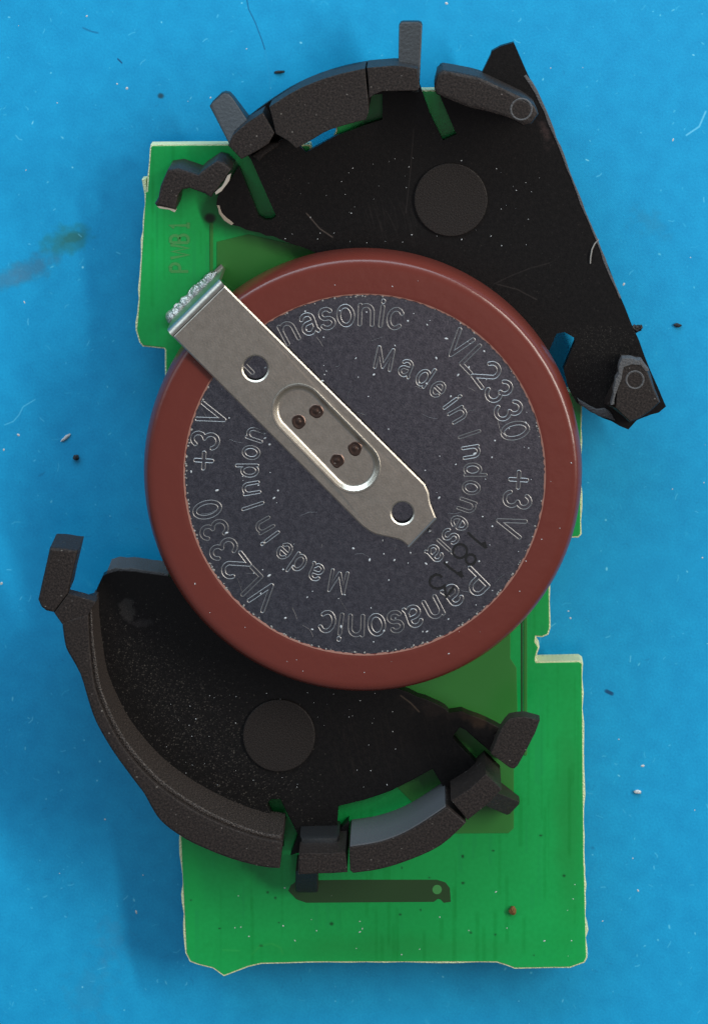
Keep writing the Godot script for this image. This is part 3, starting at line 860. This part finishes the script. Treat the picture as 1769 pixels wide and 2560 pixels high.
func make_cell() -> void:
	var b := thing("coin_cell", "round coin cell with brown sleeve, engraved steel face and metal contact strip", "battery")
	var y0 := H_PLATE + 0.01
	var y1 := H_CELL
	var c := P(818, 1064, 5.5)
	var shift := P(822, 1070, y1) - P(818, 1064, 5.5)
	var s := Shape.new()
	var R := 11.42
	lathe(s, c, [[9.3, y1 - 0.12, 1], [9.31, y1 + 0.03, 1], [9.36, y1 + 0.06, 1], [9.6, y1 + 0.06, 0.9], [10.3, y1 + 0.055, 0.3], [10.72, y1 + 0.045, 0], [10.93, y1 + 0.02, 0], [11.09, y1 - 0.04, 0], [11.19, y1 - 0.14, 0], [11.3, y1 - 0.35, 0], [11.38, y1 - 0.7, 0], [R, y1 - 1.1, 0], [R, y0 + 0.7, 0], [11.3, y0 + 0.35, 0], [11.0, y0 + 0.08, 0], [10.6, y0, 0], [0.01, y0, 0]], 180, shift)
	obj("sleeve", s, mats.brown_sleeve, b, 50.0)
	s = Shape.new()
	lathe(s, c, [[0.001, y1, 1], [9.45, y1, 1]], 128, shift)
	var flip := Shape.new()
	for i in range(0, s.v.size(), 3):
		flip.tri(s.v[i], s.v[i + 2], s.v[i + 1])
	obj("steel_face", flip, mats.dull_steel, b)
	s = Shape.new()
	var n := 420
	var low_r := PackedVector2Array()
	var mid_r := PackedVector2Array()
	var out_r := PackedVector2Array()
	for i in n:
		var d := Vector2.from_angle(-TAU * i / n)
		var r := 9.30 + rng.randf_range(-0.04, 0.035)
		low_r.append(c + shift + d * r)
		mid_r.append(c + shift + d * (r + 0.015))
		out_r.append(c + shift + d * 9.375)
	band(s, rev(low_r), y1 - 0.01, rev(mid_r), y1 + 0.055)
	band(s, rev(mid_r), y1 + 0.055, rev(out_r), y1 + 0.066)
	var turned_ring := Shape.new()
	for i in range(0, s.v.size(), 3):
		turned_ring.tri(s.v[i], s.v[i + 2], s.v[i + 1])
	obj("cut_rim", turned_ring, mats.cut_sleeve, b)
	# the ragged cut of the sleeve round the face: small bright nicks
	s = Shape.new()
	for i in 150:
		var t := rng.randf() * TAU
		if rng.randf() < 0.5:
			t = rng.randf_range(0.3, 3.4)
		var q := c + shift + Vector2(cos(t), sin(t)) * (9.27 + rng.randf_range(-0.06, 0.03))
		blob(s, v3(q, y1 + 0.03), Vector3(0.04, 0.03, 0.04) * rng.randf_range(0.5, 1.5), 0.3, 4)
	var nick := obj("cut_edge", s, mats.fibre, b)
	nick.set_meta("kind", "stuff")
	s = Shape.new()
	for i in 46:
		var t := rng.randf() * TAU
		var q := c + shift + Vector2(cos(t), sin(t)) * 9.0 * sqrt(rng.randf())
		var d := Vector2.from_angle(rng.randf() * TAU) * rng.randf_range(0.1, 0.5)
		var e := d.rotated(rng.randf_range(-0.6, 0.6))
		if (q + d + e - c - shift).length() < 9.1:
			tube(s, [v3(q, y1 - 0.004), v3(q + d, y1 - 0.002), v3(q + d + e, y1 - 0.004)], 0.012, 5)
	obj("scratches", s, mats.bright_steel, b).set_meta("kind", "stuff")
	# engraving
	var ec := P(814, 1061, y1)
	var k := (EYE_H - y1) / FOCAL
	s = Shape.new()
	var big := "PanasonicVL2330+3V"
	var big_at := [-45.0, -36.4, -27.7, -19.8, -12.8, -5.7, 1.8, 7.5, 12.6, 37.8, 45.7, 52.6, 60.2, 67.9, 75.6, 93.5, 101.0, 110.2]
	var low := "MadeinIndonesia"
	var low_at := [11.7, 23.7, 34.0, 43.4, 53.2, 60.2, 71.6, 80.6, 89.8, 99.1, 108.6, 118.4, 126.6, 132.2, 138.4]
	for turn in [0.0, 180.0]:
		ring_text(s, big, big_at, ec, 329 * k, 58 * k, y1, turn)
		ring_text(s, low, low_at, ec, 234 * k, 46 * k, y1, turn)
	obj("engraved_lettering", s, mats.bright_steel, b, 20.0)
	# date code in black ink
	s = Shape.new()
	var Z := func(a: Array) -> Array:
		var r := []
		for i in range(0, a.size(), 2):
			r.append(P(902 + a[i] * 0.1696, 1128 + a[i + 1] * 0.1696, y1))
		return r
	var ring := func(x: float, y: float, r: float) -> Array:
		var o := []
		for i in 25:
			o.append(P(902 + (x + cos(TAU * i / 24.0) * r) * 0.1696, 1128 + (y + sin(TAU * i / 24.0) * r) * 0.1696, y1))
		return o
	ink(s, [Z.call([895, 430, 985, 515, 1075, 590, 1145, 640]), Z.call([1145, 640, 1125, 570, 1080, 585]), ring.call(795.0, 680.0, 92.0), ring.call(936.0, 790.0, 66.0), Z.call([580, 825, 650, 895, 760, 975, 828, 1025]), Z.call([828, 1025, 808, 960, 770, 975]), Z.call([555, 1030, 530, 1003, 478, 990, 415, 1025, 388, 1075, 398, 1125, 440, 1165, 500, 1180, 555, 1165, 588, 1140, 600, 1210, 610, 1290, 660, 1225, 715, 1155])], 0.115, y1 + 0.002, 0.01)
	obj("date_code", s, mats.black_ink, b)
	make_strip(b)

func make_strip(cell: Node3D) -> void:
	var yt := 6.62
	var yb := 6.47
	var a := P(389, 759, yt)
	var a2 := P(506, 644, yt)
	var across := (a2 - a).normalized()
	var along := -across.orthogonal()
	if along.dot(P(900, 1150, yt) - a) < 0.0:
		along = -along
	var outline := cat([L(yt, [389, 759, 506, 644, 957, 1092]), smooth(L(yt, [957, 1092, 966, 1112, 970, 1136, 983, 1169]), 4), L(yt, [921, 1234]), smooth(L(yt, [921, 1234, 904, 1220, 878, 1213, 842, 1204, 815, 1186]), 4)])
	# square up the bend end
	outline[0] = a
	outline[1] = a2
	var holes := [smooth(circle(P(576, 831, yt), 0.72, 12, 1.0, 0.4), 3, true), circle(P(907, 1157, yt), 0.64, 32)]
	var c1 := P(673, 925, yt)
	var c2 := P(798, 1052, yt)
	var ax := (c2 - c1).normalized()
	var nx := ax.orthogonal()
	var stadium := func(r: float) -> PackedVector2Array:
		var o := PackedVector2Array()
		for i in 17:
			var t := PI * i / 16.0
			o.append(c2 + nx * cos(t) * r + ax * sin(t) * r)
		for i in 17:
			var t := PI * i / 16.0
			o.append(c1 - nx * cos(t) * r - ax * sin(t) * r)
		return o
	var cuts := [holes[0], holes[1], stadium.call(1.42)]
	var s := Shape.new()
	var mid := (a + a2) * 0.5
	var top := inset(ccw(outline), 0.075)
	for side in [-1.0, 1.0]:
		var half := PackedVector2Array([mid - along * 30, mid + along * 60, mid + along * 60 + across * 30 * side, mid - along * 30 + across * 30 * side])
		var pieces: Array = []
		pieces.append_array(Geometry2D.intersect_polygons(top, half))
		for q in cuts:
			var next := []
			for piece in pieces:
				next.append_array(Geometry2D.clip_polygons(piece, q))
			pieces = next
		for piece in pieces:
			cap(s, piece, yt)
			cap(s, piece, yb, false)
	var o := ccw(outline)
	band(s, o, yb, o, yt - 0.06)
	band(s, o, yt - 0.06, inset(o, 0.075), yt)
	for q in [holes[0], holes[1]]:
		var tight := inset(ccw(q), 0.08)
		band(s, rev(tight), yb, rev(tight), yt - 0.06)
		band(s, rev(tight), yt - 0.06, rev(ccw(q)), yt)
	# pressed oval: rolled lip, sloping wall, floor
	var steps := [[1.42, yt], [1.36, yt + 0.03], [1.28, yt + 0.02], [1.18, yt - 0.08], [1.10, yt - 0.17], [1.03, yt - 0.20], [0.98, yt - 0.20]]
	for i in steps.size() - 1:
		band(s, ccw(stadium.call(steps[i][0])), steps[i][1], ccw(stadium.call(steps[i + 1][0])), steps[i + 1][1])
	cap(s, ccw(stadium.call(0.98)), yt - 0.20)
	# bend and leg down to the board
	var prof := []
	for i in 9:
		var t := PI * 0.5 * i / 8.0
		prof.append(Vector2(-sin(t) * 0.42, yt - 0.42 + cos(t) * 0.42))
	prof.append(Vector2(-0.42, H_BOARD + 0.35))
	prof.append(Vector2(-0.5, H_BOARD + 0.2))
	prof.append(Vector2(-0.62, H_BOARD + 0.17))
	var back := []
	for i in 9:
		var t := PI * 0.5 * i / 8.0
		back.append(Vector2(-sin(t) * 0.27, yt - 0.42 + cos(t) * 0.27))
	back.append(Vector2(-0.27, H_BOARD + 0.3))
	back.append(Vector2(-0.35, H_BOARD + 0.05))
	back.append(Vector2(-0.62, H_BOARD + 0.04))
	var at := func(e: Vector2, q: Vector2) -> Vector3:
		return v3(e + along * q.x, q.y)
	for i in prof.size() - 1:
		s.quad(at.call(a, prof[i]), at.call(a2, prof[i]), at.call(a2, prof[i + 1]), at.call(a, prof[i + 1]))
		s.quad(at.call(a, back[i + 1]), at.call(a2, back[i + 1]), at.call(a2, back[i]), at.call(a, back[i]))
		s.quad(at.call(a, prof[i + 1]), at.call(a, back[i + 1]), at.call(a, back[i]), at.call(a, prof[i]))
		s.quad(at.call(a2, prof[i]), at.call(a2, back[i]), at.call(a2, back[i + 1]), at.call(a2, prof[i + 1]))
	var strip := obj("contact_strip", s, mats.nickel_strip, cell, 30.0)
	for q in [[713, 928], [673, 951], [800, 1012], [760, 1039]]:
		var w := Shape.new()
		var yf := yt - 0.2
		lathe(w, P(q[0], q[1], yf), [[0.40, yf - 0.005, 0], [0.35, yf + 0.035, 0], [0.30, yf + 0.03, 0], [0.24, yf + 0.012, 0], [0.17, yf + 0.008, 0], [0.11, yf + 0.035, 0], [0.05, yf + 0.05, 0], [0.001, yf + 0.052, 0]], 28)
		var turned := Shape.new()
		var wc := P(q[0], q[1], yf)
		var wn := noise(int(q[0]), 0.55, 1)
		for i in w.v.size():
			var k: Vector3 = w.v[i]
			var o2 := Vector2(k.x, k.z) - wc
			o2 *= 0.93 + 0.1 * wn.get_noise_2d(o2.normalized().x * 1.2 + q[0], o2.normalized().y * 1.2)
			w.v[i] = Vector3(wc.x + o2.x, k.y + 0.015 * wn.get_noise_2d(o2.x * 5.0, o2.y * 5.0), wc.y + o2.y)
		for i in range(0, w.v.size(), 3):
			turned.tri(w.v[i], w.v[i + 1], w.v[i + 2])
		obj("weld_spot", turned, mats.burnt_weld, strip, 60.0)
	var burr := Shape.new()
	var e1 := P(983, 1169, yt)
	var e2 := P(921, 1234, yt)
	var line := []
	for i in 7:
		line.append(v3(e1.lerp(e2, i / 6.0), yt - 0.06 + rng.randf_range(-0.01, 0.01)))
	tube(burr, line, 0.09, 8)
	blob(burr, v3(P(968, 1200, yt), yt - 0.1), Vector3(0.1, 0.1, 0.1), 0.2, 6)
	obj("sheared_end", burr, mats.bright_steel, strip)

func make_small_things() -> void:
	var s := Shape.new()
	var hair := [P(1330, 594, H_PLATE), P(1331, 578, H_PLATE), P(1334, 562, H_PLATE), P(1340, 550, H_PLATE), P(1349, 540, H_PLATE)]
	var pts := []
	for i in hair.size():
		pts.append(v3(hair[i], H_PLATE + 0.06 + 0.05 * sin(i * 1.4)))
	tube(s, pts, 0.035)
	tag(obj("lint_fibre", s, mats.fibre), "short grey lint hair on the straight edge of the upper holder half", "fibre")
	var crumbs := [
		[172, 1031, 0.0, Vector3(0.17, 0.12, 0.15), "dark_crumb", "dark round speck on blue mat left of the coin cell", "crumb"],
		[1527, 733, 0.0, Vector3(0.22, 0.08, 0.1), "dark_crumb", "dark flat speck on blue mat right of the upper holder half", "crumb"],
		[630, 162, 0.0, Vector3(0.24, 0.07, 0.08), "dark_crumb", "dark thin speck on blue mat above the upper holder's curved wall", "crumb"],
		[1155, 2052, H_BOARD + 0.03, Vector3(0.2, 0.14, 0.22), "brown_crumb", "brown crumb lying on the lower right of the green board", "crumb"],
		[148, 987, 0.0, Vector3(0.34, 0.05, 0.08), "dust", "bright white sliver on blue mat left of the coin cell", "sliver"],
		[1437, 1785, 0.0, Vector3(0.2, 0.1, 0.1), "dust", "pale pinkish grain on blue mat right of the green board", "grain"]]
	for q in crumbs:
		s = Shape.new()
		blob(s, Vector3.ZERO, q[3], 0.2, 7)
		var o := obj("debris_" + q[6], s, mats[q[4]])
		o.position = v3(P(q[0], q[1], q[2]), q[2] + q[3].y * 0.8) * 0.001
		o.rotation.y = 0.7 if q[6] == "sliver" else rng.randf_range(-0.2, 0.2)
		tag(o, q[5], q[6])
	# dust and lint specks everywhere: nobody could count them
	var flake := Shape.new()
	var ring := []
	for i in 6:
		ring.append(Vector3(cos(TAU * i / 6) * (0.7 + 0.3 * (i % 2)), 0, sin(TAU * i / 6) * (1.0 - 0.3 * (i % 2))))
	for i in 6:
		flake.tri(Vector3(0.1, 0.55, 0), ring[(i + 1) % 6], ring[i])
	var where := []
	for i in 120:
		where.append([P(rng.randf_range(-60, 1660), rng.randf_range(-60, 2370), 0), 0.0, rng.randf_range(0.02, 0.05) * (1.0 + rng.randf())])
	for i in 120:
		var t := rng.randf() * TAU
		var r := 9.0 * sqrt(rng.randf())
		where.append([P(822, 1070, H_CELL) + Vector2(cos(t), sin(t)) * r, H_CELL, rng.randf_range(0.02, 0.06)])
	for i in 22:
		var t := rng.randf() * TAU
		where.append([P(818, 1064, H_CELL) + Vector2(cos(t), sin(t)) * rng.randf_range(9.6, 10.8), H_CELL + 0.06, rng.randf_range(0.015, 0.035)])
	for i in 60:
		where.append([P(rng.randf_range(640, 1230), rng.randf_range(350, 560), H_PLATE), H_PLATE, rng.randf_range(0.01, 0.028)])
		where.append([P(rng.randf_range(300, 900), rng.randf_range(1560, 1780), H_PLATE), H_PLATE, rng.randf_range(0.01, 0.028)])
	for i in 26:
		where.append([P(rng.randf_range(430, 1300), rng.randf_range(1990, 2160), H_BOARD), H_BOARD + 0.03, rng.randf_range(0.02, 0.05)])
	var mm := MultiMesh.new()
	mm.transform_format = MultiMesh.TRANSFORM_3D
	mm.mesh = flake.mesh()
	mm.instance_count = where.size()
	for i in where.size():
		var q: float = where[i][2]
		var basis := Basis(Vector3.UP, rng.randf() * TAU).scaled_local(Vector3(q * rng.randf_range(0.6, 2.2), q * 0.8, q))
		mm.set_instance_transform(i, Transform3D(basis, v3(where[i][0], where[i][1]) * 0.001))
	var d := MultiMeshInstance3D.new()
	d.name = "dust_specks"
	d.multimesh = mm
	d.material_override = mats.dust
	add_child(d, true)
	d.set_meta("kind", "stuff")
	tag(d, "tiny white dust and lint specks over mat, cell and holder", "dust")

# ---------------------------------------------------------------- the scene
func lamp(called: String, from: Vector3, size: Vector2, energy: float, c: Color) -> void:
	var l := AreaLight3D.new()
	l.name = called
	l.area_size = size
	l.light_energy = energy
	l.light_color = c
	l.shadow_enabled = true
	add_child(l, true)
	l.look_at_from_position(from, Vector3.ZERO, Vector3.UP)

func _ready() -> void:
	rng.seed = 20240
	var cam := Camera3D.new()
	cam.name = "camera"
	cam.projection = Camera3D.PROJECTION_FRUSTUM
	cam.near = 0.02
	cam.far = 20.0
	cam.size = 2310.0 / FOCAL * cam.near
	cam.frustum_offset = Vector2(-152.0, -1705.0) / FOCAL * cam.near
	cam.transform = Transform3D(Basis(Vector3(1, 0, 0), Vector3(0, 0, -1), Vector3(0, 1, 0)), Vector3(EYE_X, EYE_H, EYE_Z) * 0.001)
	add_child(cam)
	cam.current = true
	var env := Environment.new()
	env.background_mode = Environment.BG_COLOR
	env.background_color = lin(0.15, 0.155, 0.17)
	env.tonemap_mode = Environment.TONE_MAPPER_LINEAR
	env.tonemap_exposure = 1.0
	env.sdfgi_enabled = true
	env.ssao_enabled = true
	env.ssil_enabled = true
	var we := WorldEnvironment.new()
	we.name = "surroundings"
	we.environment = env
	add_child(we)
	lamp("window_light", Vector3(0.385, 0.30, -0.15), Vector2(0.42, 0.03), 0.26, Color(1.0, 0.97, 0.93))
	lamp("added_warm_light", Vector3(0.17, 1.5, 0.17), Vector2(0.30, 0.30), 0.026, Color(1.0, 0.88, 0.85))  # added unseen panel: warm reflection at the upper right of the steel face
	lamp("added_cool_light", Vector3(-0.40, 1.5, 0.66), Vector2(0.5, 0.5), 0.014, Color(0.70, 0.86, 1.0))  # added unseen panel: bluish reflection at the lower left of the steel face
	lamp("left_window_light", Vector3(-0.62, 0.36, -0.36), Vector2(0.7, 0.4), 0.15, Color(0.84, 0.93, 1.0))
	lamp("far_window_light", Vector3(-0.05, 0.215, -0.46), Vector2(0.7, 0.24), 0.295, Color(0.86, 0.94, 1.0))
	make_materials()
	make_mat()
	make_board()
	make_lower_holder()
	make_upper_holder()
	make_cell()
	make_small_things()
